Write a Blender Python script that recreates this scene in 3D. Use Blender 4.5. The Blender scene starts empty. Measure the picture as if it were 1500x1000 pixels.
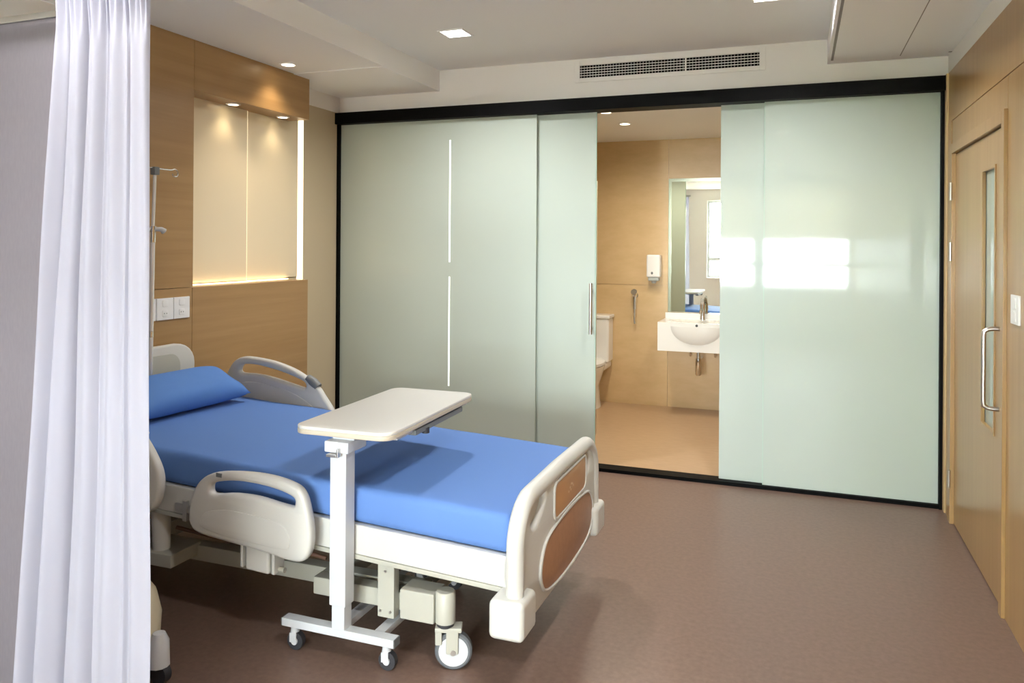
import bpy, bmesh, math, random
from mathutils import Vector, Matrix, noise
random.seed(7)
S = bpy.context.scene
COL = S.collection
# ------------------------------------------------------------------ camera
cam = bpy.data.cameras.new('camera'); cam_o = bpy.data.objects.new('camera', cam); COL.objects.link(cam_o)
S.camera = cam_o
cam.sensor_fit = 'HORIZONTAL'; cam.sensor_width = 36.0
cam.lens = 1130.43 / 1500 * 36.0
cam.shift_y = -(500 - 358.205) / 1500.0
cam.clip_start = 0.05
YAW, ROLL, CAMH = 0.355581, 0.006636, 1.5
F = Vector((-math.sin(YAW), math.cos(YAW), 0)); R0 = Vector((math.cos(YAW), math.sin(YAW), 0)); U0 = Vector((0, 0, 1))
Rr = R0 * math.cos(ROLL) + U0 * math.sin(ROLL); Ur = -R0 * math.sin(ROLL) + U0 * math.cos(ROLL)
M = Matrix((Rr, Ur, -F)).transposed().to_4x4(); M.translation = Vector((0, 0, CAMH))
cam_o.matrix_world = M
# ------------------------------------------------------------------ world, daylight, exposure
W = bpy.data.worlds.new('sky'); S.world = W; W.use_nodes = True
bg = W.node_tree.nodes['Background']; bg.inputs[0].default_value = (0.92, 0.96, 1.0, 1); bg.inputs[1].default_value = 52.0
def area(name, loc, rot, sx, sy, power, color=(1, 1, 1), portal=False, spread=math.pi):
    l = bpy.data.lights.new(name, 'AREA'); l.shape = 'RECTANGLE'; l.size = sx; l.size_y = sy; l.energy = power; l.color = color; l.spread = spread
    o = bpy.data.objects.new(name, l); o.location = loc; o.rotation_euler = rot; COL.objects.link(o)
    if portal: l.cycles.is_portal = True
    return o
area('window_daylight_portal', (-0.55, -2.99, 1.62), (math.radians(90), 0, 0), 2.6, 1.75, 1, portal=True)
vs = S.view_settings; vs.view_transform = 'Standard'; vs.look = 'None'; vs.gamma = 1.0; vs.use_curve_mapping = False
vs.exposure = 0.78
S.cycles.use_denoising = True
S.cycles.max_bounces = 10; S.cycles.diffuse_bounces = 6; S.cycles.glossy_bounces = 4; S.cycles.transmission_bounces = 6; S.cycles.transparent_max_bounces = 8
S.cycles.sample_clamp_indirect = 6.0
# ------------------------------------------------------------------ materials
MATS = {}
def mat(name, col, rough=0.5, spec=0.5, metal=0.0, noise_amt=0.0, nscale=(8, 8, 8), col2=None, bump=0.0, bscale=None, coat=0.0, emit=None, estr=0.0, trans=0.0, detail=4.0):
    if name in MATS: return MATS[name]
    m = bpy.data.materials.new(name); m.use_nodes = True; nt = m.node_tree; b = nt.nodes['Principled BSDF']
    b.inputs['Base Color'].default_value = (*col, 1); b.inputs['Roughness'].default_value = rough; b.inputs['Metallic'].default_value = metal
    b.inputs['Specular IOR Level'].default_value = spec; b.inputs['Coat Weight'].default_value = coat; b.inputs['Coat Roughness'].default_value = 0.04
    b.inputs['Transmission Weight'].default_value = trans
    if emit: b.inputs['Emission Color'].default_value = (*emit, 1); b.inputs['Emission Strength'].default_value = estr
    if col2 is not None or bump:
        tc = nt.nodes.new('ShaderNodeTexCoord'); mp = nt.nodes.new('ShaderNodeMapping'); mp.inputs['Scale'].default_value = nscale
        nt.links.new(tc.outputs['Object'], mp.inputs['Vector'])
        nz = nt.nodes.new('ShaderNodeTexNoise'); nz.inputs['Scale'].default_value = 1.0; nz.inputs['Detail'].default_value = detail; nz.inputs['Roughness'].default_value = 0.6
        nt.links.new(mp.outputs[0], nz.inputs['Vector'])
        if col2 is not None:
            mx = nt.nodes.new('ShaderNodeMix'); mx.data_type = 'RGBA'
            cr = nt.nodes.new('ShaderNodeValToRGB'); cr.color_ramp.elements[0].position = 0.3; cr.color_ramp.elements[1].position = 0.7
            nt.links.new(nz.outputs['Fac'], cr.inputs[0]); nt.links.new(cr.outputs[0], mx.inputs['Factor'])
            mx.inputs['A'].default_value = (*col, 1); mx.inputs['B'].default_value = (*col2, 1)
            nt.links.new(mx.outputs['Result'], b.inputs['Base Color'])
        if bump:
            src = nz
            if bscale:
                mp2 = nt.nodes.new('ShaderNodeMapping'); mp2.inputs['Scale'].default_value = bscale; nt.links.new(tc.outputs['Object'], mp2.inputs['Vector'])
                src = nt.nodes.new('ShaderNodeTexNoise'); src.inputs['Scale'].default_value = 1.0; src.inputs['Detail'].default_value = 3; nt.links.new(mp2.outputs[0], src.inputs['Vector'])
            bp = nt.nodes.new('ShaderNodeBump'); bp.inputs['Strength'].default_value = bump; bp.inputs['Distance'].default_value = 0.01
            nt.links.new(src.outputs['Fac'], bp.inputs['Height']); nt.links.new(bp.outputs[0], b.inputs['Normal'])
    MATS[name] = m; return m
WOOD_L = mat('wood laminate horizontal grain', (0.33, 0.19, 0.075), 0.35, 0.4, col2=(0.40, 0.245, 0.105), nscale=(14, 0.9, 22), detail=6)
WOOD_R = mat('wood laminate vertical grain', (0.34, 0.20, 0.08), 0.28, 0.5, col2=(0.40, 0.25, 0.11), nscale=(20, 22, 0.8), detail=6)
FLOOR = mat('brown vinyl floor', (0.142, 0.090, 0.067), 0.36, 0.3, col2=(0.185, 0.121, 0.094), nscale=(45, 45, 45), detail=9)
BFLOOR = mat('tan bathroom vinyl', (0.42, 0.28, 0.16), 0.35, 0.4, col2=(0.47, 0.32, 0.19), nscale=(12, 30, 12), detail=6)
BTILE = mat('tan bathroom wall tile', (0.58, 0.41, 0.21), 0.3, 0.5, col2=(0.64, 0.46, 0.25), nscale=(6, 6, 16), detail=5)
BEIGE = mat('beige wall paint', (0.55, 0.46, 0.31), 0.55, 0.3)
WHITEP = mat('white wall paint', (0.82, 0.80, 0.77), 0.6, 0.3)
CEIL = mat('white ceiling paint', (0.90, 0.90, 0.90), 0.7, 0.2)
GROOVE = mat('dark joint', (0.08, 0.07, 0.06), 0.8)
BLACK = mat('black aluminium', (0.003, 0.003, 0.003), 0.5, 0.06)
GLASSW = mat('back-painted frosted glass', (0.46, 0.53, 0.475), 0.04, 0.5)
GEDGE = mat('green glass edge', (0.45, 0.62, 0.52), 0.1, 0.5)
GLOWLINE = mat('glowing line on frosted glass', (0.9, 0.9, 0.85), 0.4, emit=(1, 0.98, 0.9), estr=0.8)
CREAMP = mat('cream niche panel', (0.80, 0.68, 0.47), 0.25, 0.4)
LED = mat('warm led diffuser', (1, 0.9, 0.7), 0.5, emit=(1.0, 0.80, 0.52), estr=1.15)
LEDB = mat('warm led strip', (1, 0.9, 0.7), 0.5, emit=(1.0, 0.74, 0.42), estr=3.5)
PLASTIC = mat('ivory moulded plastic', (0.57, 0.565, 0.525), 0.35, 0.45)
PLASTIC2 = mat('cream painted steel', (0.42, 0.415, 0.355), 0.4, 0.4)
WSTEEL = mat('white painted steel', (0.56, 0.58, 0.60), 0.3, 0.5)
GREYP = mat('grey plastic', (0.16, 0.17, 0.17), 0.5)
DARK = mat('dark rubber', (0.03, 0.03, 0.035), 0.6)
TYRE = mat('grey rubber tyre', (0.12, 0.13, 0.14), 0.6)
PANELB = mat('brown footboard panel', (0.36, 0.18, 0.09), 0.4, 0.4, col2=(0.31, 0.15, 0.075), nscale=(4, 40, 40))
PANELT = mat('tan footboard panel', (0.47, 0.25, 0.11), 0.35, 0.4)
SHEET = mat('blue bed sheet', (0.105, 0.21, 0.49), 0.75, 0.25, bump=0.25, nscale=(5, 5, 5), bscale=(4, 3, 9))
PILLOWM = mat('blue pillowcase', (0.095, 0.22, 0.54), 0.75, 0.25, bump=0.3, nscale=(5, 5, 5), bscale=(6, 6, 6))
TABLET = mat('pale grey laminate', (0.63, 0.62, 0.58), 0.35, 0.4)
TEDGE = mat('taupe edge band', (0.52, 0.46, 0.36), 0.45)
CHROME = mat('chrome', (0.75, 0.75, 0.75), 0.12, 0.5, metal=1.0)
PSTEEL = mat('pale polished steel', (0.82, 0.82, 0.80), 0.25, 0.6, metal=0.55)
BRUSHED = mat('brushed stainless steel', (0.62, 0.60, 0.57), 0.3, 0.5, metal=1.0)
CURT = mat('white curtain cloth', (0.56, 0.56, 0.63), 0.85, 0.15)
GREYF = mat('grey woven panel fabric', (0.195, 0.18, 0.20), 0.9, 0.1, col2=(0.23, 0.212, 0.235), nscale=(120, 120, 30), detail=3)
ALU = mat('aluminium', (0.5, 0.5, 0.48), 0.35, metal=1.0)
CERAMIC = mat('white ceramic', (0.84, 0.83, 0.80), 0.1, 0.5)
MIRROR = mat('mirror', (0.86, 0.90, 0.84), 0.01, metal=1.0)
SOCKET = mat('white switch plastic', (0.80, 0.80, 0.78), 0.3)
VGLASS = mat('door vision glass', (0.36, 0.42, 0.36), 0.05, 0.6)
LAMPON = mat('lit lamp diffuser', (1, 1, 1), 0.5, emit=(1.0, 0.97, 0.90), estr=3.5)
LAMPW = mat('lit warm lamp', (1, 1, 1), 0.5, emit=(1.0, 0.86, 0.62), estr=6.0)
CART = mat('cream cart plastic', (0.66, 0.60, 0.44), 0.4)
LEAF = mat('green foliage', (0.10, 0.22, 0.04), 0.7, col2=(0.22, 0.36, 0.09), nscale=(6, 6, 6))
BARK = mat('bark', (0.12, 0.08, 0.05), 0.9)
GRASS = mat('pale garden paving', (0.50, 0.52, 0.42), 0.9, col2=(0.62, 0.61, 0.54), nscale=(2, 2, 2))
def blind_mat():
    m = bpy.data.materials.new('cream translucent blind fabric'); m.use_nodes = True; nt = m.node_tree; b = nt.nodes['Principled BSDF']
    b.inputs['Base Color'].default_value = (0.80, 0.76, 0.66, 1); b.inputs['Roughness'].default_value = 0.9
    t = nt.nodes.new('ShaderNodeBsdfTranslucent'); t.inputs[0].default_value = (0.80, 0.74, 0.60, 1); x = nt.nodes.new('ShaderNodeMixShader'); x.inputs[0].default_value = 0.4
    nt.links.new(b.outputs[0], x.inputs[1]); nt.links.new(t.outputs[0], x.inputs[2]); nt.links.new(x.outputs[0], nt.nodes['Material Output'].inputs[0]); return m
def pane_mat():
    m = bpy.data.materials.new('clear window glass'); m.use_nodes = True; nt = m.node_tree; nt.nodes.clear()
    o = nt.nodes.new('ShaderNodeOutputMaterial'); t = nt.nodes.new('ShaderNodeBsdfTransparent'); g = nt.nodes.new('ShaderNodeBsdfGlossy'); x = nt.nodes.new('ShaderNodeMixShader')
    g.inputs['Roughness'].default_value = 0.02; x.inputs[0].default_value = 0.06; t.inputs[0].default_value = (0.96, 0.98, 0.97, 1)
    nt.links.new(t.outputs[0], x.inputs[1]); nt.links.new(g.outputs[0], x.inputs[2]); nt.links.new(x.outputs[0], o.inputs[0]); return m
def translucent(m, col, fac):
    nt = m.node_tree; t = nt.nodes.new('ShaderNodeBsdfTranslucent'); t.inputs[0].default_value = (*col, 1); x = nt.nodes.new('ShaderNodeMixShader'); x.inputs[0].default_value = fac
    nt.links.new(nt.nodes['Principled BSDF'].outputs[0], x.inputs[1]); nt.links.new(t.outputs[0], x.inputs[2]); nt.links.new(x.outputs[0], nt.nodes['Material Output'].inputs[0])
translucent(CURT, (0.85, 0.85, 0.9), 0.35); translucent(GREYF, (0.6, 0.58, 0.6), 0.35)
PANE = pane_mat(); BLIND = blind_mat()
# ------------------------------------------------------------------ helpers
def tag(o, label=None, cat=None, group=None, kind=None):
    if label: o['label'] = label
    if cat: o['category'] = cat
    if group: o['group'] = group
    if kind: o['kind'] = kind
    return o
def root(name, loc=(0, 0, 0), label=None, cat=None, group=None, kind=None):
    o = bpy.data.objects.new(name, None); o.empty_display_size = 0.1; o.location = loc; COL.objects.link(o)
    return tag(o, label, cat, group, kind)
def wpos(p):
    v = Vector((0, 0, 0))
    while p is not None: v = v + Vector(p.location); p = p.parent
    return v
def finish(name, me, m, parent=None, smooth=False, world=True):
    """me holds world coordinates; with a parent they become relative to it"""
    if world and parent is not None: me.transform(Matrix.Translation(-wpos(parent)))
    me.materials.clear(); me.materials.append(m)
    if smooth:
        for p in me.polygons: p.use_smooth = True
        me.set_sharp_from_angle(angle=math.radians(40))
    o = bpy.data.objects.new(name, me); COL.objects.link(o)
    if parent is not None: o.parent = parent
    return o
def bm_box(bm, x0, x1, y0, y1, z0, z1, bev=0.0, seg=2):
    mtx = Matrix.Translation(((x0 + x1) / 2, (y0 + y1) / 2, (z0 + z1) / 2)) @ Matrix.Diagonal((x1 - x0, y1 - y0, z1 - z0, 1))
    r = bmesh.ops.create_cube(bm, size=1.0, matrix=mtx)
    if bev > 0:
        es = list({e for v in r['verts'] for e in v.link_edges})
        bmesh.ops.bevel(bm, geom=es, offset=bev, segments=seg, profile=0.5, affect='EDGES')
def boxes(name, lst, m, parent=None, bev=0.0, seg=2, fn=None):
    bm = bmesh.new()
    for b in lst: bm_box(bm, *b, bev=bev, seg=seg)
    if fn:
        for v in bm.verts: v.co = fn(v.co)
    me = bpy.data.meshes.new(name); bm.to_mesh(me); bm.free()
    o = finish(name, me, m, parent, smooth=bev > 0)
    if bev > 0: o.modifiers.new('weighted_normals', 'WEIGHTED_NORMAL').keep_sharp = True
    return o
def box(name, x0, x1, y0, y1, z0, z1, m, parent=None, bev=0.0, seg=2, fn=None):
    return boxes(name, [(x0, x1, y0, y1, z0, z1)], m, parent, bev, seg, fn)
def smooth_loop(pts, n=6):
    out = []; k = len(pts)
    for i in range(k):
        p0, p1, p2, p3 = (Vector(pts[(i + j - 1) % k]) for j in range(4))
        for s in range(n):
            t = s / n
            out.append(0.5 * ((2 * p1) + (-p0 + p2) * t + (2 * p0 - 5 * p1 + 4 * p2 - p3) * t * t + (-p0 + 3 * p1 - 3 * p2 + p3) * t ** 3))
    return out
def rrect(a0, a1, b0, b1, r, n=6):
    pts = []
    for cx, cy, s in ((a1 - r, b1 - r, 0), (a0 + r, b1 - r, 90), (a0 + r, b0 + r, 180), (a1 - r, b0 + r, 270)):
        for i in range(n + 1):
            a = math.radians(s + 90 * i / n); pts.append((cx + r * math.cos(a), cy + r * math.sin(a)))
    return pts
def plate(name, loops, mapf, thick, m, parent=None, bev=0.006, fn=None):
    """flat plate with holes: loops in (a,b), mapf(a,b,c) -> world"""
    cu = bpy.data.curves.new(name, 'CURVE'); cu.dimensions = '2D'; cu.fill_mode = 'BOTH'
    cu.extrude = max(thick / 2 - bev, 0.0005); cu.bevel_depth = bev; cu.bevel_resolution = 2; cu.offset = -bev
    for lp in loops:
        sp = cu.splines.new('POLY'); sp.points.add(len(lp) - 1); sp.use_cyclic_u = True
        for i, p in enumerate(lp): sp.points[i].co = (p[0], p[1], 0, 1)
    o = bpy.data.objects.new(name, cu); COL.objects.link(o)
    me = bpy.data.meshes.new_from_object(o.evaluated_get(bpy.context.evaluated_depsgraph_get()))
    bpy.data.objects.remove(o); bpy.data.curves.remove(cu)
    for v in me.vertices:
        p = Vector(mapf(*v.co)); v.co = fn(p) if fn else p
    bm = bmesh.new(); bm.from_mesh(me); bmesh.ops.remove_doubles(bm, verts=bm.verts, dist=1e-5); bmesh.ops.recalc_face_normals(bm, faces=bm.faces); bm.to_mesh(me); bm.free()
    return finish(name, me, m, parent, smooth=True)
def tube(name, pts, r, m, parent=None, seg=12, close=False, sm=0, fn=None):
    P = [Vector(p) for p in pts]
    if sm:
        q = []
        for i in range(len(P) - 1):
            p0 = P[max(i - 1, 0)]; p1 = P[i]; p2 = P[i + 1]; p3 = P[min(i + 2, len(P) - 1)]
            for s in range(sm):
                t = s / sm; q.append(0.5 * ((2 * p1) + (-p0 + p2) * t + (2 * p0 - 5 * p1 + 4 * p2 - p3) * t * t + (-p0 + 3 * p1 - 3 * p2 + p3) * t ** 3))
        q.append(P[-1])
        if isinstance(r, (list, tuple)): r = [r[i] + (r[i + 1] - r[i]) * k / sm for i in range(len(P) - 1) for k in range(sm)] + [r[-1]]
        P = q
    bm = bmesh.new(); rings = []; up = None
    for i, p in enumerate(P):
        d = (P[min(i + 1, len(P) - 1)] - P[max(i - 1, 0)]).normalized()
        if up is None: up = Vector((0, 0, 1)) if abs(d.z) < 0.9 else Vector((1, 0, 0))
        s = d.cross(up).normalized(); up = s.cross(d).normalized()
        rr = r[i] if isinstance(r, (list, tuple)) else r
        rings.append([bm.verts.new(p + (s * math.cos(2 * math.pi * k / seg) + up * math.sin(2 * math.pi * k / seg)) * rr) for k in range(seg)])
    for a, b in zip(rings, rings[1:]):
        for k in range(seg): bm.faces.new((a[k], a[(k + 1) % seg], b[(k + 1) % seg], b[k]))
    bm.faces.new(rings[0][::-1]); bm.faces.new(rings[-1])
    bmesh.ops.recalc_face_normals(bm, faces=bm.faces)
    if fn:
        for v in bm.verts: v.co = fn(v.co)
    me = bpy.data.meshes.new(name); bm.to_mesh(me); bm.free()
    return finish(name, me, m, parent, smooth=True)
def cyl(name, c, axis, r, h, m, parent=None, seg=24, fn=None):
    a = Vector(axis).normalized() * (h / 2); c = Vector(c)
    return tube(name, [c - a, c + a], r, m, parent, seg, fn=fn)
def lathe(name, prof, c, m, parent=None, seg=28, axis='Z', sx=1.0, sy=1.0):
    bm = bmesh.new(); rings = []
    for r, h in prof:
        ring = []
        for k in range(seg):
            a = 2 * math.pi * k / seg; q = (r * math.cos(a) * sx, r * math.sin(a) * sy, h)
            if axis == 'X': q = (q[2], q[0], q[1])
            if axis == 'Y': q = (q[0], q[2], q[1])
            ring.append(bm.verts.new(Vector(c) + Vector(q)))
        rings.append(ring)
    for a, b in zip(rings, rings[1:]):
        for k in range(seg): bm.faces.new((a[k], a[(k + 1) % seg], b[(k + 1) % seg], b[k]))
    bm.faces.new(rings[0][::-1]); bm.faces.new(rings[-1]); bmesh.ops.recalc_face_normals(bm, faces=bm.faces)
    me = bpy.data.meshes.new(name); bm.to_mesh(me); bm.free()
    return finish(name, me, m, parent, smooth=True)
def copy_tree(o, parent=None):
    c = o.copy(); COL.objects.link(c); c.parent = parent
    for ch in list(o.children): copy_tree(ch, c)
    return c
XZ = lambda y: (lambda a, b, c: (a, y - c, b))      # a->x, b->z, thickness along y
YZ = lambda x: (lambda a, b, c: (x + c, a, b))      # a->y, b->z, thickness along x
XY = lambda z: (lambda a, b, c: (a, b, z + c))
# ================================================================== SETTING
YG, XL, XR, YB, YW = 5.025, -3.27, 0.81, 7.26, -3.0
# floor
fl = box('floor', XL - 0.3, XR + 0.3, YW - 0.2, YG, -0.1, 0.0, FLOOR); tag(fl, kind='structure', label='brown speckled vinyl floor of the ward room')
bf = box('floor', XL - 0.3, XR + 0.3, YG, YB + 0.2, -0.1, -0.001, BFLOOR); tag(bf, kind='structure', label='tan vinyl bathroom floor behind the glass')
# ceiling: main slab, lowered strip over the bed head, corner beam, dropped soffit on the right
ce = box('ceiling', -2.43, 0.155, YW - 0.2, YG + 0.1, 2.75, 2.95, CEIL); tag(ce, kind='structure', label='white plaster ceiling of the ward room')
box('lower_ceiling', XL - 0.3, -2.43, YW - 0.2, 4.215, 2.605, 2.95, CEIL, ce)
box('lower_ceiling', XL - 0.3, -2.43, 4.215, YG + 0.1, 2.60, 2.949, CEIL, ce)
box('soffit', 0.155, XR + 0.3, YW - 0.2, YG + 0.1, 2.60, 2.95, CEIL, ce)
box('access_panel', 0.185, 0.535, 2.2, 4.91, 2.594, 2.60, CEIL, ce)
box('access_panel', 0.541, XR - 0.03, 2.2, 4.91, 2.5945, 2.60, CEIL, ce)
boxes('panel_joint_shade', [(0.172, 0.185, 2.19, 4.923, 2.5975, 2.60), (0.172, XR, 4.91, 4.923, 2.5975, 2.60), (0.535, 0.541, 2.2, 4.91, 2.5965, 2.60)], mat('grey joint shade', (0.30, 0.28, 0.26), 0.8), ce)  # grey strips paint the shade in the gaps around the access panels
bc = box('ceiling', XL - 0.3, XR + 0.3, YG + 0.1, YB + 0.2, 2.49, 2.9, CEIL); tag(bc, kind='structure', label='bathroom ceiling behind the glass')
# bulkhead above the glass
wb = box('wall_back', XL - 0.3, XR + 0.3, YG, YG + 0.1, 2.48, 2.75, WHITEP); tag(wb, kind='structure', label='white bulkhead wall above the glass partition')
# bathroom walls
w2 = box('wall_bathroom', XL - 0.3, XR + 0.3, YB + 0.012, YB + 0.2, 0, 2.49, BTILE); tag(w2, kind='structure', label='tan tiled rear wall of the bathroom')
xs = [-3.27, -1.98, -1.14, 0.06, 0.81]
for i in range(len(xs) - 1):
    box('wall_tile', xs[i] + 0.0015, xs[i + 1] - 0.0015, YB, YB + 0.013, 0.0, 1.127, BTILE, w2)
    box('wall_tile', xs[i] + 0.0015, xs[i + 1] - 0.0015, YB, YB + 0.013, 1.131, 2.49, BTILE, w2)
w3 = box('wall_bathroom_left', XL - 0.3, XL, YG + 0.1, YB + 0.012, 0, 2.49, BTILE); tag(w3, kind='structure')
w4 = box('wall_bathroom_right', XR, XR + 0.3, YG + 0.1, YB + 0.012, 0, 2.49, BTILE); tag(w4, kind='structure')
# left wall: deep wood bedhead boxing with a lit niche between
NZ0, NZ1 = 1.256, 2.329
XWD = -3.09
wl = box('wall_left', XL - 0.3, XL, YW - 0.2, YG + 0.1, 0, 2.484, BEIGE)
tag(wl, kind='structure', label='beige left wall with wood panels and a warm lit niche')
box('upper_wall', XL - 0.3, XL + 0.004, 4.3, YG, 2.484, 2.60, WHITEP, wl)
box('wood_panel', XL, XWD, 2.80, 3.334, 1.2585, 2.604, WOOD_L, wl, bev=0.001)
box('painted_panel', XL, XL + 0.01, YW, 2.797, 0.0, 2.604, WHITEP, wl)
box('wood_panel', XL, XWD, 3.336, 4.388, NZ1, 2.604, WOOD_L, wl, bev=0.001)
box('wood_panel', XL, XWD, 2.80, 3.328, 0.0, 1.2560, WOOD_L, wl, bev=0.001)
box('wood_panel', XL, XWD, 3.331, 4.384, 0.0, NZ0, WOOD_L, wl, bev=0.001)
box('niche_panel', XL, XL + 0.028, 3.336, 3.955, NZ0 + 0.012, NZ1 + 0.02, CREAMP, wl, bev=0.002)
box('niche_panel', XL, XL + 0.008, 3.967, 4.503, NZ0 + 0.012, NZ1 + 0.05, CREAMP, wl, bev=0.002)
box('led_strip', XL, XL + 0.004, 4.506, 4.572, 1.20, NZ1 + 0.06, LED, wl)
box('led_strip', XL + 0.03, XL + 0.045, 3.34, 3.96, NZ0 + 0.0005, NZ0 + 0.006, LEDB, wl)
box('led_strip', XL + 0.010, XL + 0.025, 3.97, 4.38, NZ0 + 0.0005, NZ0 + 0.006, LEDB, wl)
box('led_strip', XL + 0.010, XL + 0.026, 3.9555, 3.958, NZ0 + 0.012, NZ1, LED, wl)
# right wall: panels, door
wr = box('wall_right', XR + 0.02, XR + 0.3, YW - 0.2, YG + 0.1, 0, 2.75, WHITEP); tag(wr, kind='structure', label='wood panelled right wall with a door')
XP = 0.791
box('upper_wall', XR - 0.01, XR + 0.02, YW, YG, 2.488, 2.60, WHITEP, wr)
box('wood_panel', XP, XR + 0.02, YW, 5.0, 2.203, 2.487, WOOD_R, wr, bev=0.001)
box('wood_panel', XP, XR + 0.02, 3.626, 4.832, 2.067, 2.199, WOOD_R, wr, bev=0.001)
box('wood_panel', XP, XR + 0.02, 2.2, 3.622, 0.0, 2.199, WOOD_R, wr, bev=0.001)
box('wood_panel', XP, XR + 0.02, 0.8, 2.197, 0.0, 2.199, WOOD_R, wr, bev=0.001)
box('wood_panel', XP, XR + 0.02, YW, 0.797, 0.0, 2.199, WOOD_R, wr, bev=0.001)
box('wood_panel', XP - 0.004, XR + 0.02, 4.836, 4.94, 0.0, 2.199, WOOD_R, wr, bev=0.001)
box('corner_strip', XP - 0.012, XR + 0.02, 4.945, 5.0, 0.0, 2.484, mat('pale wood trim', (0.56, 0.40, 0.20), 0.4), wr, bev=0.002)
d1 = root('door_1', (XP, 4.2, 0), kind='structure', label='wood veneer door with narrow vision panel and steel pull handle')
boxes('door_frame', [(XP - 0.014, XR + 0.02, 4.762, 4.833, 0, 2.065), (XP - 0.014, XR + 0.02, 3.624, 3.672, 0, 2.065), (XP - 0.014, XR + 0.02, 3.672, 4.762, 2.012, 2.065)], WOOD_R, d1, bev=0.002)
LX0, LX1 = 0.797, 0.829
leaf = boxes('door_leaf', [(LX0, LX1, 4.095, 4.757, 0.008, 2.006), (LX0, LX1, 3.677, 3.85, 0.008, 2.006), (LX0, LX1, 3.85, 4.095, 0.008, 0.70), (LX0, LX1, 3.85, 4.095, 1.85, 2.006)], WOOD_R, d1)
boxes('vision_frame', [(LX0 - 0.006, LX0 + 0.01, 4.085, 4.107, 0.688, 1.862), (LX0 - 0.006, LX0 + 0.01, 3.838, 3.852, 0.688, 1.862), (LX0 - 0.006, LX0 + 0.01, 3.852, 4.085, 0.688, 0.702), (LX0 - 0.006, LX0 + 0.01, 3.852, 4.085, 1.848, 1.862)], WOOD_R, leaf, bev=0.002)
box('vision_glass', LX0 + 0.012, LX0 + 0.018, 3.85, 4.095, 0.70, 1.85, VGLASS, leaf)
for z0, z1 in ((1.756, 1.853), (1.427, 1.528), (0.196, 0.291)):
    h = tube('hinge', [(XP - 0.018, 4.762, z0), (XP - 0.018, 4.762, z1)], 0.008, BRUSHED, leaf)
    box('hinge_plate', XP - 0.016, XP - 0.0135, 4.764, 4.79, z0, z1, BRUSHED, leaf)
hz0, hz1, hx = 0.829, 1.162, 0.728
tube('pull_handle', [(LX0, 3.715, hz0), (hx + 0.03, 3.715, hz0), (hx + 0.008, 3.715, hz0 + 0.008), (hx, 3.715, hz0 + 0.03), (hx, 3.715, (hz0 + hz1) / 2), (hx, 3.715, hz1 - 0.03), (hx + 0.008, 3.715, hz1 - 0.008), (hx + 0.03, 3.715, hz1), (LX0, 3.715, hz1)], 0.0095, BRUSHED, leaf, sm=4)
for z in (hz0, hz1): cyl('handle_rose', (LX0 - 0.003, 3.715, z), (1, 0, 0), 0.016, 0.006, BRUSHED, leaf)
# window wall behind the camera (seen mirrored in the glass)
WX0, WX1, WZ0, WZ1 = -1.90, 0.76, 0.80, 2.50
ww = boxes('wall_window', [(XL - 0.3, WX0, YW - 0.2, YW, 0, 2.95), (WX1, XR + 0.3, YW - 0.2, YW, 0, 2.95), (WX0, WX1, YW - 0.2, YW, 0, WZ0), (WX0, WX1, YW - 0.2, YW, WZ1, 2.95)], WHITEP); tag(ww, kind='structure', label='white wall with the window opposite the glass partition')
wn = root('window_1', (-0.56, YW - 0.1, WZ0), kind='structure', label='wide window with a transom bar, mirrored in the glass partition')
fr = []
for x, wd in ((WX0, 0.05), (-1.30, 0.05), (-0.70, 0.18), (WX1 - 0.05, 0.05)): fr.append((x, x + wd, YW - 0.14, YW - 0.08, WZ0, WZ1))
for z0, z1 in ((WZ0, WZ0 + 0.05), (1.17, 1.25), (WZ1 - 0.05, WZ1)): fr.append((WX0, WX1, YW - 0.139, YW - 0.081, z0, z1))
boxes('window_frame', fr, WSTEEL, wn)
for x0, x1 in ((WX0 + 0.05, -1.30), (-1.25, -0.70), (-0.52, WX1 - 0.05)):
    box('window_pane', x0, x1, YW - 0.113, YW - 0.107, WZ0 + 0.05, 1.17, PANE, wn); box('window_pane', x0, x1, YW - 0.113, YW - 0.107, 1.25, WZ1 - 0.05, PANE, wn)
box('window_sill', WX0, WX1, YW - 0.08, YW + 0.06, WZ0 - 0.03, WZ0 - 0.001, WHITEP, wn, bev=0.004)
for i, (x0, x1, nm) in enumerate(((-1.27, -0.64, 'narrow'), (-0.58, 0.75, 'wide'))):
    rb = root('roller_blind', ((x0 + x1) / 2, YW + 0.02, 2.5), label='cream roller blind half drawn over the %s window pane, mirrored in the glass' % nm, cat='blind', group='roller blinds on the window')
    box('blind_fabric', x0, x1, YW + 0.018, YW + 0.020, 1.62, 2.5, BLIND, rb)
    cyl('roller', ((x0 + x1) / 2, YW + 0.03, 2.53), (1, 0, 0), 0.03, x1 - x0, BLIND, rb)
    box('hem_bar', x0, x1, YW + 0.014, YW + 0.024, 1.60, 1.62, WSTEEL, rb)
# garden outside
gd = box('ground_outside', -16, 16, -30, YW - 0.3, -0.4, -0.3, GRASS); tag(gd, kind='structure', label='pale garden ground outside the window')
def tree(x, y, h, r, label):
    t = root('garden_tree', (x, y, -0.3), label=label, cat='tree', group='trees outside the window')
    tube('trunk', [(x, y, -0.3), (x + 0.05, y, h * 0.4), (x, y, h * 0.75)], [0.14, 0.11, 0.05], BARK, t)
    bm = bmesh.new(); bmesh.ops.create_icosphere(bm, subdivisions=4, radius=1.0)
    for v in bm.verts:
        n = noise.noise(v.co * 2.3 + Vector((x, y, 0))) * 0.35 + noise.noise(v.co * 6 + Vector((x, 0, y))) * 0.2
        v.co = Vector((x, y, h * 0.72)) + Vector((v.co.x * r, v.co.y * r, v.co.z * r * 1.1)) * (1 + n)
    me = bpy.data.meshes.new('crown'); bm.to_mesh(me); bm.free(); finish('crown', me, LEAF, t)
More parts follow.
